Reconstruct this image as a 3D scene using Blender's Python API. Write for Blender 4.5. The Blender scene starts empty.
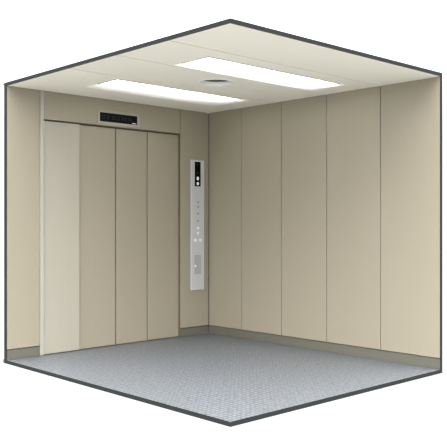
import bpy, bmesh, math
from mathutils import Vector

S = bpy.context.scene
C = S.collection
# ------------------------------------------------------------------ sizes (metres)
W, D, H = 2.1814, 2.5898, 2.2        # door wall length, side wall length, clear height
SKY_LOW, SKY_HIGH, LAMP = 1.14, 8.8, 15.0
SLAB = 0.0275                        # thickness of floor and ceiling slabs
T_BACK, T_RIGHT = 0.044, 0.027       # wall thicknesses seen at the cut ends
SKIRT = 0.078


def lin(r, g, b):
    def f(c):
        c /= 255.0
        return c / 12.92 if c <= 0.04045 else ((c + 0.055) / 1.055) ** 2.4
    return (f(r), f(g), f(b), 1.0)


# ------------------------------------------------------------------ materials
def material(name, col, rough=0.5, metal=0.0, spec=0.5, emit=None, strength=0.0, noise=None, bump=0.0, coat=0.0):
    m = bpy.data.materials.new(name)
    m.use_nodes = True
    nt = m.node_tree
    b = nt.nodes['Principled BSDF']
    b.inputs['Base Color'].default_value = col
    b.inputs['Roughness'].default_value = rough
    b.inputs['Metallic'].default_value = metal
    b.inputs['Specular IOR Level'].default_value = spec
    b.inputs['Coat Weight'].default_value = coat
    if emit:
        b.inputs['Emission Color'].default_value = emit
        b.inputs['Emission Strength'].default_value = strength
    if noise:
        scale, amount = noise            # scale = 3-vector stretch, amount = tint variation
        tc = nt.nodes.new('ShaderNodeTexCoord')
        mp = nt.nodes.new('ShaderNodeMapping')
        mp.inputs['Scale'].default_value = scale
        nz = nt.nodes.new('ShaderNodeTexNoise')
        nz.inputs['Scale'].default_value = 1.0
        nz.inputs['Detail'].default_value = 3.0
        nt.links.new(tc.outputs['Object'], mp.inputs['Vector'])
        nt.links.new(mp.outputs['Vector'], nz.inputs['Vector'])
        mr = nt.nodes.new('ShaderNodeMapRange')
        mr.inputs['To Min'].default_value = 1 - amount
        mr.inputs['To Max'].default_value = 1 + amount
        nt.links.new(nz.outputs['Fac'], mr.inputs['Value'])
        mx = nt.nodes.new('ShaderNodeMix')
        mx.data_type = 'RGBA'
        mx.blend_type = 'MULTIPLY'
        mx.inputs['Factor'].default_value = 1.0
        mx.inputs['A'].default_value = col
        nt.links.new(mr.outputs['Result'], mx.inputs['B'])
        nt.links.new(mx.outputs['Result'], b.inputs['Base Color'])
        if bump:
            bp = nt.nodes.new('ShaderNodeBump')
            bp.inputs['Strength'].default_value = bump
            bp.inputs['Distance'].default_value = 0.001
            nt.links.new(nz.outputs['Fac'], bp.inputs['Height'])
            nt.links.new(bp.outputs['Normal'], b.inputs['Normal'])
    return m


BEIGE = (0.285, 0.256, 0.193, 1)
M_panel = material('beige_sheet_steel', BEIGE, rough=0.42, spec=0.4, noise=((60, 60, 1.5), 0.02))
M_door = material('door_sheet_steel', BEIGE, rough=0.36, spec=0.5, noise=((60, 60, 1.5), 0.02))
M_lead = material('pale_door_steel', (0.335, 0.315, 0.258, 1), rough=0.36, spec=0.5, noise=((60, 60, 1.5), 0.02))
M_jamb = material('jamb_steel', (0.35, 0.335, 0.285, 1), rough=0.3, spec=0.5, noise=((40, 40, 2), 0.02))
M_skirt = material('skirting_steel', (0.118, 0.112, 0.09, 1), rough=0.4, spec=0.4, noise=((3, 3, 80), 0.04))
M_ceil = material('ceiling_paint', (0.885, 0.86, 0.75, 1), rough=0.55, spec=0.3, noise=((4, 4, 4), 0.012))
M_seam = material('ceiling_seam', (0.24, 0.225, 0.18, 1), rough=0.7, noise=((4, 4, 4), 0.02))
M_edge = material('dark_grey_edge', lin(41, 44, 44), rough=0.8, spec=0.04, noise=((9, 9, 9), 0.12))
M_void = material('dark_backing', lin(92, 85, 64), rough=0.7, noise=((5, 5, 5), 0.05))
M_white = material('white_reflector', (0.86, 0.87, 0.84, 1), rough=0.5, noise=((5, 5, 5), 0.01))
M_lip = material('lamp_lip', (0.42, 0.42, 0.38, 1), rough=0.5, noise=((5, 5, 5), 0.02))
M_diff = material('lit_diffuser', (0.9, 0.9, 0.9, 1), rough=0.5, emit=(1.0, 0.985, 0.95, 1), strength=LAMP)
M_house = material('lamp_housing', (0.45, 0.45, 0.43, 1), rough=0.7, noise=((5, 5, 5), 0.02))
M_frost = bpy.data.materials.new('frosted_sheet')
M_frost.use_nodes = True
_n, _l = M_frost.node_tree.nodes, M_frost.node_tree.links
_n.remove(_n['Principled BSDF'])
_d, _t, _m = _n.new('ShaderNodeBsdfDiffuse'), _n.new('ShaderNodeBsdfTranslucent'), _n.new('ShaderNodeMixShader')
_d.inputs['Color'].default_value = (0.97, 0.96, 0.93, 1)
_t.inputs['Color'].default_value = (0.95, 0.96, 0.95, 1)
_m.inputs['Fac'].default_value = 0.35
_l.new(_d.outputs[0], _m.inputs[1])
_l.new(_t.outputs[0], _m.inputs[2])
_l.new(_m.outputs[0], _n['Material Output'].inputs['Surface'])
M_plate = material('vent_plate_white', (0.85, 0.84, 0.83, 1), rough=0.45, noise=((6, 6, 6), 0.01))
M_ring = material('vent_ring', (0.62, 0.60, 0.54, 1), rough=0.35, noise=((6, 6, 6), 0.02))
M_hood = material('vent_hood', (0.10, 0.098, 0.085, 1), rough=0.7, noise=((6, 6, 6), 0.05))
M_steel = material('brushed_stainless', (0.62, 0.635, 0.65, 1), rough=0.5, metal=0.5, noise=((4, 4, 500), 0.05), bump=0.05)
M_bezel = material('satin_aluminium', (0.32, 0.305, 0.255, 1), rough=0.4, metal=0.1, noise=((300, 4, 4), 0.02))
M_black = material('black_glass', (0.003, 0.004, 0.005, 1), rough=0.25, spec=0.06, noise=((8, 8, 8), 0.1))
M_dim = material('unlit_segment', (0.008, 0.010, 0.015, 1), rough=0.4, spec=0.1, noise=((8, 8, 8), 0.1))
M_lit = material('lit_marker', (0.8, 0.8, 0.8, 1), rough=0.4, emit=(1, 1, 1, 1), strength=0.55)
M_but = material('push_button', (0.33, 0.34, 0.36, 1), rough=0.4, metal=0.5, noise=((60, 60, 60), 0.03))
M_butl = material('polished_button', (0.9, 0.9, 0.92, 1), rough=0.4, metal=0.0, noise=((60, 60, 60), 0.02))
M_serv = material('service_cover_steel', (0.46, 0.475, 0.495, 1), rough=0.45, metal=0.5, noise=((4, 4, 500), 0.05))


def floor_material():
    m = bpy.data.materials.new('woven_vinyl_floor')
    m.use_nodes = True
    nt = m.node_tree
    N, L = nt.nodes, nt.links
    b = N['Principled BSDF']
    tc = N.new('ShaderNodeTexCoord')
    # two crossed rows of small raised bars
    def wave(axis, scale):
        w = N.new('ShaderNodeTexWave')
        w.wave_type = 'BANDS'
        w.bands_direction = axis
        w.inputs['Scale'].default_value = scale
        w.inputs['Distortion'].default_value = 1.0
        w.inputs['Detail'].default_value = 1.0
        L.new(tc.outputs['Object'], w.inputs['Vector'])
        return w.outputs['Fac']
    wx, wy = wave('X', 8.6), wave('Y', 8.6)
    mix = N.new('ShaderNodeMath')
    mix.operation = 'MULTIPLY_ADD'
    mix.inputs[2].default_value = 0.0
    L.new(wx, mix.inputs[0])
    L.new(wy, mix.inputs[1])
    nz = N.new('ShaderNodeTexNoise')
    nz.inputs['Scale'].default_value = 38.0
    nz.inputs['Detail'].default_value = 4.0
    L.new(tc.outputs['Object'], nz.inputs['Vector'])
    add = N.new('ShaderNodeMath')
    add.operation = 'MULTIPLY_ADD'
    add.inputs[1].default_value = 0.42
    L.new(mix.outputs['Value'], add.inputs[0])
    L.new(nz.outputs['Fac'], add.inputs[2])
    cr = N.new('ShaderNodeValToRGB')
    cr.color_ramp.elements[0].position = 0.35
    cr.color_ramp.elements[0].color = (0.040, 0.0445, 0.051, 1)
    cr.color_ramp.elements[1].position = 0.88
    cr.color_ramp.elements[1].color = (0.160, 0.171, 0.186, 1)
    L.new(add.outputs['Value'], cr.inputs['Fac'])
    L.new(cr.outputs['Color'], b.inputs['Base Color'])
    b.inputs['Roughness'].default_value = 0.42
    b.inputs['Specular IOR Level'].default_value = 0.4
    bp = N.new('ShaderNodeBump')
    bp.inputs['Strength'].default_value = 0.25
    bp.inputs['Distance'].default_value = 0.0015
    L.new(mix.outputs['Value'], bp.inputs['Height'])
    L.new(bp.outputs['Normal'], b.inputs['Normal'])
    return m


M_floor = floor_material()


# ------------------------------------------------------------------ mesh helpers
class MB:
    """collects boxes, discs and rings, then links them as one mesh object"""
    def __init__(self):
        self.bm = bmesh.new()

    def box(self, x0, x1, y0, y1, z0, z1):
        v = [self.bm.verts.new(p) for p in ((x0, y0, z0), (x1, y0, z0), (x1, y1, z0), (x0, y1, z0),
                                            (x0, y0, z1), (x1, y0, z1), (x1, y1, z1), (x0, y1, z1))]
        for f in ((3, 2, 1, 0), (4, 5, 6, 7), (0, 1, 5, 4), (1, 2, 6, 5), (2, 3, 7, 6), (3, 0, 4, 7)):
            self.bm.faces.new([v[i] for i in f])
        return self

    def plate(self, x0, x1, y0, y1, z0, z1, holes=()):
        """flat plate with rectangular through-holes, one welded surface"""
        xs = sorted({x0, x1, *[h[0] for h in holes], *[h[1] for h in holes]})
        ys = sorted({y0, y1, *[h[2] for h in holes], *[h[3] for h in holes]})
        cells = {}
        for i in range(len(xs) - 1):
            for j in range(len(ys) - 1):
                cx, cy = (xs[i] + xs[i + 1]) / 2, (ys[j] + ys[j + 1]) / 2
                if not any(h[0] < cx < h[1] and h[2] < cy < h[3] for h in holes):
                    cells[i, j] = 1
        vs = {}
        def V(i, j, k):
            if (i, j, k) not in vs:
                vs[i, j, k] = self.bm.verts.new((xs[i], ys[j], (z0, z1)[k]))
            return vs[i, j, k]
        for (i, j) in cells:
            self.bm.faces.new((V(i, j + 1, 0), V(i + 1, j + 1, 0), V(i + 1, j, 0), V(i, j, 0)))
            self.bm.faces.new((V(i, j, 1), V(i + 1, j, 1), V(i + 1, j + 1, 1), V(i, j + 1, 1)))
            if (i - 1, j) not in cells:
                self.bm.faces.new((V(i, j + 1, 0), V(i, j, 0), V(i, j, 1), V(i, j + 1, 1)))
            if (i + 1, j) not in cells:
                self.bm.faces.new((V(i + 1, j, 0), V(i + 1, j + 1, 0), V(i + 1, j + 1, 1), V(i + 1, j, 1)))
            if (i, j - 1) not in cells:
                self.bm.faces.new((V(i, j, 0), V(i + 1, j, 0), V(i + 1, j, 1), V(i, j, 1)))
            if (i, j + 1) not in cells:
                self.bm.faces.new((V(i + 1, j + 1, 0), V(i, j + 1, 0), V(i, j + 1, 1), V(i + 1, j + 1, 1)))
        return self

    def round_hole(self, x0, x1, y0, y1, z0, z1, c, r, seg=12):
        """flat plate with one round through-hole"""
        cor = [(x1, y0), (x1, y1), (x0, y1), (x0, y0)]
        n = 4 * seg
        lay = []
        for z in (z0, z1):
            co = [self.bm.verts.new((x, y, z)) for x, y in cor]
            ci = [self.bm.verts.new((c[0] + r * math.cos(2 * math.pi * k / n - math.pi / 4), c[1] + r * math.sin(2 * math.pi * k / n - math.pi / 4), z)) for k in range(n)]
            lay.append((co, ci))
            for q in range(4):
                arc = [ci[(q * seg + k) % n] for k in range(seg + 1)]
                self.bm.faces.new([co[q], co[(q + 1) % 4]] + arc[::-1])
        for q in range(4):
            self.bm.faces.new((lay[0][0][q], lay[0][0][(q + 1) % 4], lay[1][0][(q + 1) % 4], lay[1][0][q]))
        for k in range(n):
            self.bm.faces.new((lay[0][1][k], lay[0][1][(k + 1) % n], lay[1][1][(k + 1) % n], lay[1][1][k]))
        return self

    def lathe(self, profile, center=(0, 0, 0), axis='Z', seg=48):
        """profile: list of (radius, height); revolved about the axis"""
        rings = []
        for r, h in profile:
            ring = []
            n = 1 if r < 1e-6 else seg
            for k in range(n):
                a = 2 * math.pi * k / seg
                u, v = r * math.cos(a), r * math.sin(a)
                p = (u, v, h) if axis == 'Z' else (u, h, v)
                ring.append(self.bm.verts.new(Vector(p) + Vector(center)))
            rings.append(ring)
        for a, b in zip(rings, rings[1:]):
            for k in range(seg):
                q = [a[k % len(a)], a[(k + 1) % len(a)], b[(k + 1) % len(b)], b[k % len(b)]]
                q = list(dict.fromkeys(q))
                if len(q) > 2:
                    self.bm.faces.new(q)
        return self

    def build(self, name, mat, parent=None, bevel=0.0, seg=2, smooth=False, loc=None):
        bmesh.ops.recalc_face_normals(self.bm, faces=self.bm.faces)
        me = bpy.data.meshes.new(name)
        self.bm.to_mesh(me)
        self.bm.free()
        me.materials.append(mat)
        if smooth:
            for p in me.polygons:
                p.use_smooth = True
        o = bpy.data.objects.new(name, me)
        C.objects.link(o)
        if parent:
            o.parent = parent
        if loc:
            o.location = loc
        if bevel:
            b = o.modifiers.new('edge', 'BEVEL')
            b.width = bevel
            b.segments = seg
            b.limit_method = 'ANGLE'
        return o


def empty(name, loc=(0, 0, 0)):
    o = bpy.data.objects.new(name, None)
    o.empty_display_size = 0.1
    C.objects.link(o)
    o.location = loc
    return o


def tag(o, label, cat, group=None, kind=None):
    o['label'] = label
    o['category'] = cat
    if group:
        o['group'] = group
    if kind:
        o['kind'] = kind
    return o


def structure(o, label, cat):
    return tag(o, label, cat, kind='structure')


# ------------------------------------------------------------------ floor
structure(MB().box(-W + 0.004, T_RIGHT, -D + 0.004, T_BACK + 0.03, -SLAB, 0).build('floor', M_floor),
          'blue grey woven pattern floor inside the beige elevator cabin', 'floor')

# ------------------------------------------------------------------ back wall with the doors
BX0, BX1 = -W, 0.0
JL0, JL1 = -1.881, -1.848            # narrow bright jamb strip
OR_ = -0.366                         # right edge of the door opening
DT = 1.965                           # opening height
wb = structure(MB().box(-1.95, T_RIGHT, 0.046, 0.074, 0, H).box(-W + 0.004, -1.95, 0.036, T_BACK, 0, H)
               .build('wall_back', M_void),
               'beige panelled elevator front wall holding the sliding doors', 'wall')
MB().box(-W + 0.003, JL0 - 0.004, 0, 0.035, SKIRT + 0.007, H).build('wall_panel', M_panel, wb, 0.0015)
MB().box(OR_, -0.002, 0, 0.045, SKIRT + 0.007, H).build('wall_panel', M_panel, wb, 0.0015)
MB().box(JL1 + 0.002, OR_ - 0.007, 0, 0.044, DT, H).build('transom_panel', M_panel, wb, 0.0015)

dr = structure(empty('door_1', ((JL1 + OR_) / 2, 0.02, 0)), 'closed four panel beige elevator sliding door', 'door')
ox, oy = dr.location.x, dr.location.y
def door_part(name, x0, x1, y0, y1, z0, z1, mat, bevel=0.002):
    return MB().box(x0 - ox, x1 - ox, y0 - oy, y1 - oy, z0, z1).build(name, mat, dr, bevel)
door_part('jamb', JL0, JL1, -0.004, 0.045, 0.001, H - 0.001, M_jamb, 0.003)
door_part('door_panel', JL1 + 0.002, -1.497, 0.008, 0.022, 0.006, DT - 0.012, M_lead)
door_part('door_panel', -1.512, -1.1105, 0.026, 0.042, 0.006, DT - 0.014, M_door)
door_part('door_panel', -1.1005, -0.7535, 0.026, 0.042, 0.006, DT - 0.014, M_door)
door_part('door_panel', -0.7435, OR_ - 0.002, 0.026, 0.042, 0.006, DT - 0.014, M_door)
door_part('reveal_strip', OR_ - 0.0045, OR_ - 0.0005, 0.004, 0.025, 0.001, DT - 0.002, M_void, 0)

# ------------------------------------------------------------------ right wall
wr = structure(MB().box(0.012, T_RIGHT, -D + 0.004, 0.045, 0, H).build('wall_right', M_void),
               'beige elevator side wall made of five tall steel panels', 'wall')
cuts = [-0.002, -0.469, -0.981, -1.502, -2.051, -D + 0.003]
for a, b in zip(cuts, cuts[1:]):
    MB().box(0, 0.0115, b + 0.003, a - 0.003, SKIRT + 0.007, H).build('wall_panel', M_panel, wr, 0.0015)

# ------------------------------------------------------------------ skirtings
bb = MB().box(-W + 0.003, JL0 - 0.001, 0.006, 0.035, 0.0005, SKIRT).box(OR_, 0.004, 0.006, 0.044, 0.0005, SKIRT)
structure(bb.build('baseboard_back', M_skirt, None, 0.001),
          'low grey beige skirting on both sides of the elevator doors', 'baseboard')
structure(MB().box(0.005, 0.0115, -D + 0.003, 0.005, 0.0005, SKIRT).build('baseboard_right', M_skirt, None, 0.001),
          'low grey beige skirting along the five panel side wall', 'baseboard')

# ------------------------------------------------------------------ ceiling
LA = (-1.705, -0.235, -1.885, -1.518)      # front lamp opening  x0 x1 y0 y1
LB = (-1.695, -0.255, -0.835, -0.385)      # lamp opening near the doors
VC, VR = (-1.055, -1.252), 0.146           # round vent
ce = structure(MB().plate(-W + 0.004, T_RIGHT, -D + 0.004, 0.074, H + 0.012, H + SLAB, (LA, LB, (VC[0] - 0.14, VC[0] + 0.14, VC[1] - 0.14, VC[1] + 0.14)))
               .build('ceiling', M_seam), 'cream panelled elevator ceiling with two bright recessed lights', 'ceiling')
rows = [-D + 0.003, -2.05, -1.506, -0.93, 0.0]
for i, (a, b) in enumerate(zip(rows, rows[1:])):
    holes = [h for h in (LA, LB) if a - 0.01 < h[2] and h[3] < b + 0.01]
    g = 0.008
    hh = [(h[0], h[1], h[2], min(h[3], b - g - 0.001)) for h in holes]
    m = MB()
    if a < VC[1] < b:
        m.round_hole(-W + 0.003, 0.011, a + g, b - g, H, H + 0.0115, VC, VR - 0.008)
    else:
        m.plate(-W + 0.003, 0.011, a + (g if i else 0), b - g, H, H + 0.0115, hh)
    m.build('ceiling_panel', M_ceil, ce)

# ------------------------------------------------------------------ dark cut edges of the shell
def trim(n, label, *b):
    structure(MB().box(*b).build('trim_%d' % n, M_edge), label, 'trim')
zt, zb = H + SLAB, -SLAB
trim(1, 'dark grey ceiling edge above the open side facing the side wall', -W, -W + 0.003, -D, 0.0, H, zt)
trim(2, 'dark grey ceiling edge above the open side facing the doors', -W + 0.003, T_RIGHT, -D, -D + 0.003, H, zt)
trim(3, 'dark grey floor edge along the open side facing the side wall', -W, -W + 0.003, -D, 0.0, zb, 0.0)
trim(4, 'dark grey floor edge along the open side facing the doors', -W + 0.003, T_RIGHT, -D, -D + 0.003, zb, 0.0)
trim(5, 'dark grey vertical cut end of the door wall', -W, -W + 0.003, 0.0, T_BACK, zb, zt)
trim(6, 'dark grey vertical cut end of the five panel wall', 0.0, T_RIGHT, -D, -D + 0.003, 0.0, H)


# ------------------------------------------------------------------ recessed ceiling lights
def ceiling_light(rect, label, led_far, led_end):
    x0, x1, y0, y1 = rect
    t = tag(empty('ceiling_light', ((x0 + x1) / 2, (y0 + y1) / 2, H)), label, 'ceiling light', 'recessed ceiling lights')
    ox, oy = t.location.x, t.location.y
    x0, x1, y0, y1 = x0 - ox, x1 - ox, y0 - oy, y1 - oy
    l, d = 0.008, 0.005
    # thin lip along the two crisp sides of the opening
    MB().box(x0 - l, x1 - led_end * 0.6, y0 - l, y0, -d, -0.0004).box(x0 - l, x0, y0, y1 - led_far * 0.8, -d, -0.0004).build('lip', M_lip, t)
    # frosted sheet, lamp tray above it and the housing box round both
    m = MB()
    m.bm.faces.new([m.bm.verts.new(p) for p in ((x0, y0, 0.0005), (x0, y1, 0.0005), (x1, y1, 0.0005), (x1, y0, 0.0005))])
    m.build('diffuser', M_frost, t)
    hz = 0.066
    MB().box(x0 + 0.002, x1 - led_end, y0 + 0.002, y1 - led_far, hz - 0.006, hz).build('led_board', M_diff, t)
    m = MB().box(x0, x1, y0, y1, hz + 0.001, hz + 0.003)
    m.box(x0, x0 + 0.0015, y0, y1, 0.001, hz).box(x1 - 0.0015, x1, y0, y1, 0.001, hz)
    m.box(x0 + 0.0015, x1 - 0.0015, y0, y0 + 0.0015, 0.001, hz).box(x0 + 0.0015, x1 - 0.0015, y1 - 0.0015, y1, 0.001, hz)
    m.build('housing', M_house, t)
    return t


ceiling_light(LA, 'long white recessed light panel on the open side of the round ceiling vent', 0.115, 0.13)
ceiling_light(LB, 'long white recessed light panel between the round ceiling vent and the doors', 0.235, 0.17)

# ------------------------------------------------------------------ round vent
v = tag(empty('ceiling_vent', (VC[0], VC[1], H)), 'round recessed white ceiling vent between the two light panels', 'ceiling vent')
MB().lathe([(VR - 0.012, 0.0), (VR - 0.012, -0.003), (VR - 0.004, -0.005), (VR, -0.003), (VR, -0.0004)]).build('trim_ring', M_plate, v, smooth=True)
MB().lathe([(VR - 0.0125, -0.002), (VR - 0.016, 0.012), (VR - 0.022, 0.026), (VR - 0.020, 0.027), (VR - 0.0115, 0.012), (VR - 0.0105, 0.0)]).build('collar', M_plate, v, smooth=True)
MB().lathe([(VR - 0.023, 0.0275), (VR - 0.023, 0.062), (0, 0.062), (0, 0.064), (VR - 0.02, 0.064), (VR - 0.02, 0.0275)]).build('hood', M_hood, v)
g = MB()
for r in (0.03, 0.06, 0.09):
    g.lathe([(r, 0.05), (r + 0.006, 0.05), (r + 0.006, 0.054), (r, 0.054), (r, 0.05)])
g.build('grille', M_ring, v)

# ------------------------------------------------------------------ floor indicator above the doors
fi = tag(empty('floor_indicator', (-1.0925, 0, 2.0)), 'black floor indicator display in a pale frame above the doors', 'display')
MB().box(-0.226, 0.232, -0.006, -0.0002, -0.021, 0.1).build('frame', M_bezel, fi, 0.002)
sc = MB().box(-0.2045, 0.2025, -0.0085, -0.0062, 0.0, 0.08).build('screen', M_black, fi, 0.001)
for x, wd in ((-0.168, 0.03), (-0.118, 0.018), (-0.058, 0.034), (-0.012, 0.03), (0.036, 0.012), (0.07, 0.03), (0.12, 0.03)):
    MB().plate(x - wd / 2, x + wd / 2, 0, 0.034, 0, 0.0004, ((x - wd / 2 + 0.007, x + wd / 2 - 0.007, 0.008, 0.026),) if wd > 0.02 else ()) \
        .build('segment', M_dim, sc)
for o in sc.children:
    o.rotation_euler = (math.pi / 2, 0, 0)
    o.location = (0, -0.0087, 0.024)
MB().box(0.143, 0.188, -0.0091, -0.0087, 0.008, 0.0115).build('lit_mark', M_lit, sc)

# ------------------------------------------------------------------ control panel beside the doors
cp = tag(empty('control_panel', (-0.155, 0, 0.443)), 'tall stainless steel elevator control panel with black display beside the doors', 'control panel')
ZB = 0.443
MB().box(-0.086, 0.086, -0.013, -0.0002, 0, 1.722 - ZB).build('face_plate', M_steel, cp, 0.004, 3)
ds = MB().box(-0.041, 0.036, -0.0155, -0.0132, 1.462 - ZB, 1.705 - ZB).build('display_screen', M_black, cp, 0.001)
def disc(name, x, z, r, h, mat, parent, y=-0.0132, rz=1.0):
    o = MB().lathe([(0, 0), (r, 0), (r, -h * 0.7), (r * 0.85, -h), (0, -h)], (0, 0, 0), 'Y', 24).build(name, mat, parent, smooth=False)
    o.location = (x, y, z - ZB)
    o.scale = (1, 1, rz)
    return o
disc('indicator_light', -0.003, 1.541, 0.013, 0.002, M_lit, ds, -0.0157, 1.35)
disc('indicator_light', -0.003, 1.489, 0.014, 0.002, M_lit, ds, -0.0157, 1.1)
MB().box(-0.016, 0.012, -0.0159, -0.0157, 1.588 - ZB, 1.606 - ZB).build('segment', M_dim, ds)
MB().box(-0.018, 0.012, -0.0159, -0.0157, 1.668 - ZB, 1.69 - ZB).build('segment', M_dim, ds)
for z in (1.306, 1.262, 1.195, 1.124):
    disc('floor_button', 0.002, z, 0.011, 0.004, M_but, cp)
for z in (1.053, 1.003):
    disc('floor_button', 0.002, z, 0.014, 0.004, M_butl, cp)
disc('door_button', -0.032, 0.934, 0.017, 0.005, M_butl, cp)
disc('door_button', 0.034, 0.934, 0.017, 0.005, M_butl, cp)
sv = MB().box(-0.046, 0.042, -0.0146, -0.0132, 0.6 - ZB, 0.79 - ZB).build('service_cover', M_serv, cp, 0.001)
disc('key_switch', -0.038 + 0.006, 0.682, 0.011, 0.003, M_butl, cp, -0.0148)

# ------------------------------------------------------------------ light and camera
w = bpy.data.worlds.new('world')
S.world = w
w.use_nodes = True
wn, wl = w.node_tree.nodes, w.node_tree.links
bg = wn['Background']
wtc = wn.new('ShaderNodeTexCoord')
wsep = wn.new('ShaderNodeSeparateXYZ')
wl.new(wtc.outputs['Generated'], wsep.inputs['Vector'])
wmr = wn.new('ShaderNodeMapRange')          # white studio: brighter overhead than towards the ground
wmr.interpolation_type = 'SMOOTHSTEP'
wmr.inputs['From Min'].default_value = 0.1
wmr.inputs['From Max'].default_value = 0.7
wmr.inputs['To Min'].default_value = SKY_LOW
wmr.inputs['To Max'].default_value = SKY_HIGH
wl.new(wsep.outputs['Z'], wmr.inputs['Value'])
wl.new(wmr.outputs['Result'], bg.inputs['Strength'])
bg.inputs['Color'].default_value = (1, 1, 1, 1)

cam = bpy.data.cameras.new('camera')
co = bpy.data.objects.new('camera', cam)
C.objects.link(co)
cam.sensor_width = 36.0
cam.lens = 754.738 * 36.0 / 447.0
cam.shift_y = 0.677 / 447.0
co.location = (-5.06145, -5.59419, 1.09109)
co.rotation_euler = (math.pi / 2, 0, -0.755169)
S.camera = co

S.view_settings.view_transform = 'Standard'
S.view_settings.look = 'None'
S.view_settings.gamma = 1
S.view_settings.use_curve_mapping = False
S.view_settings.exposure = 0.0
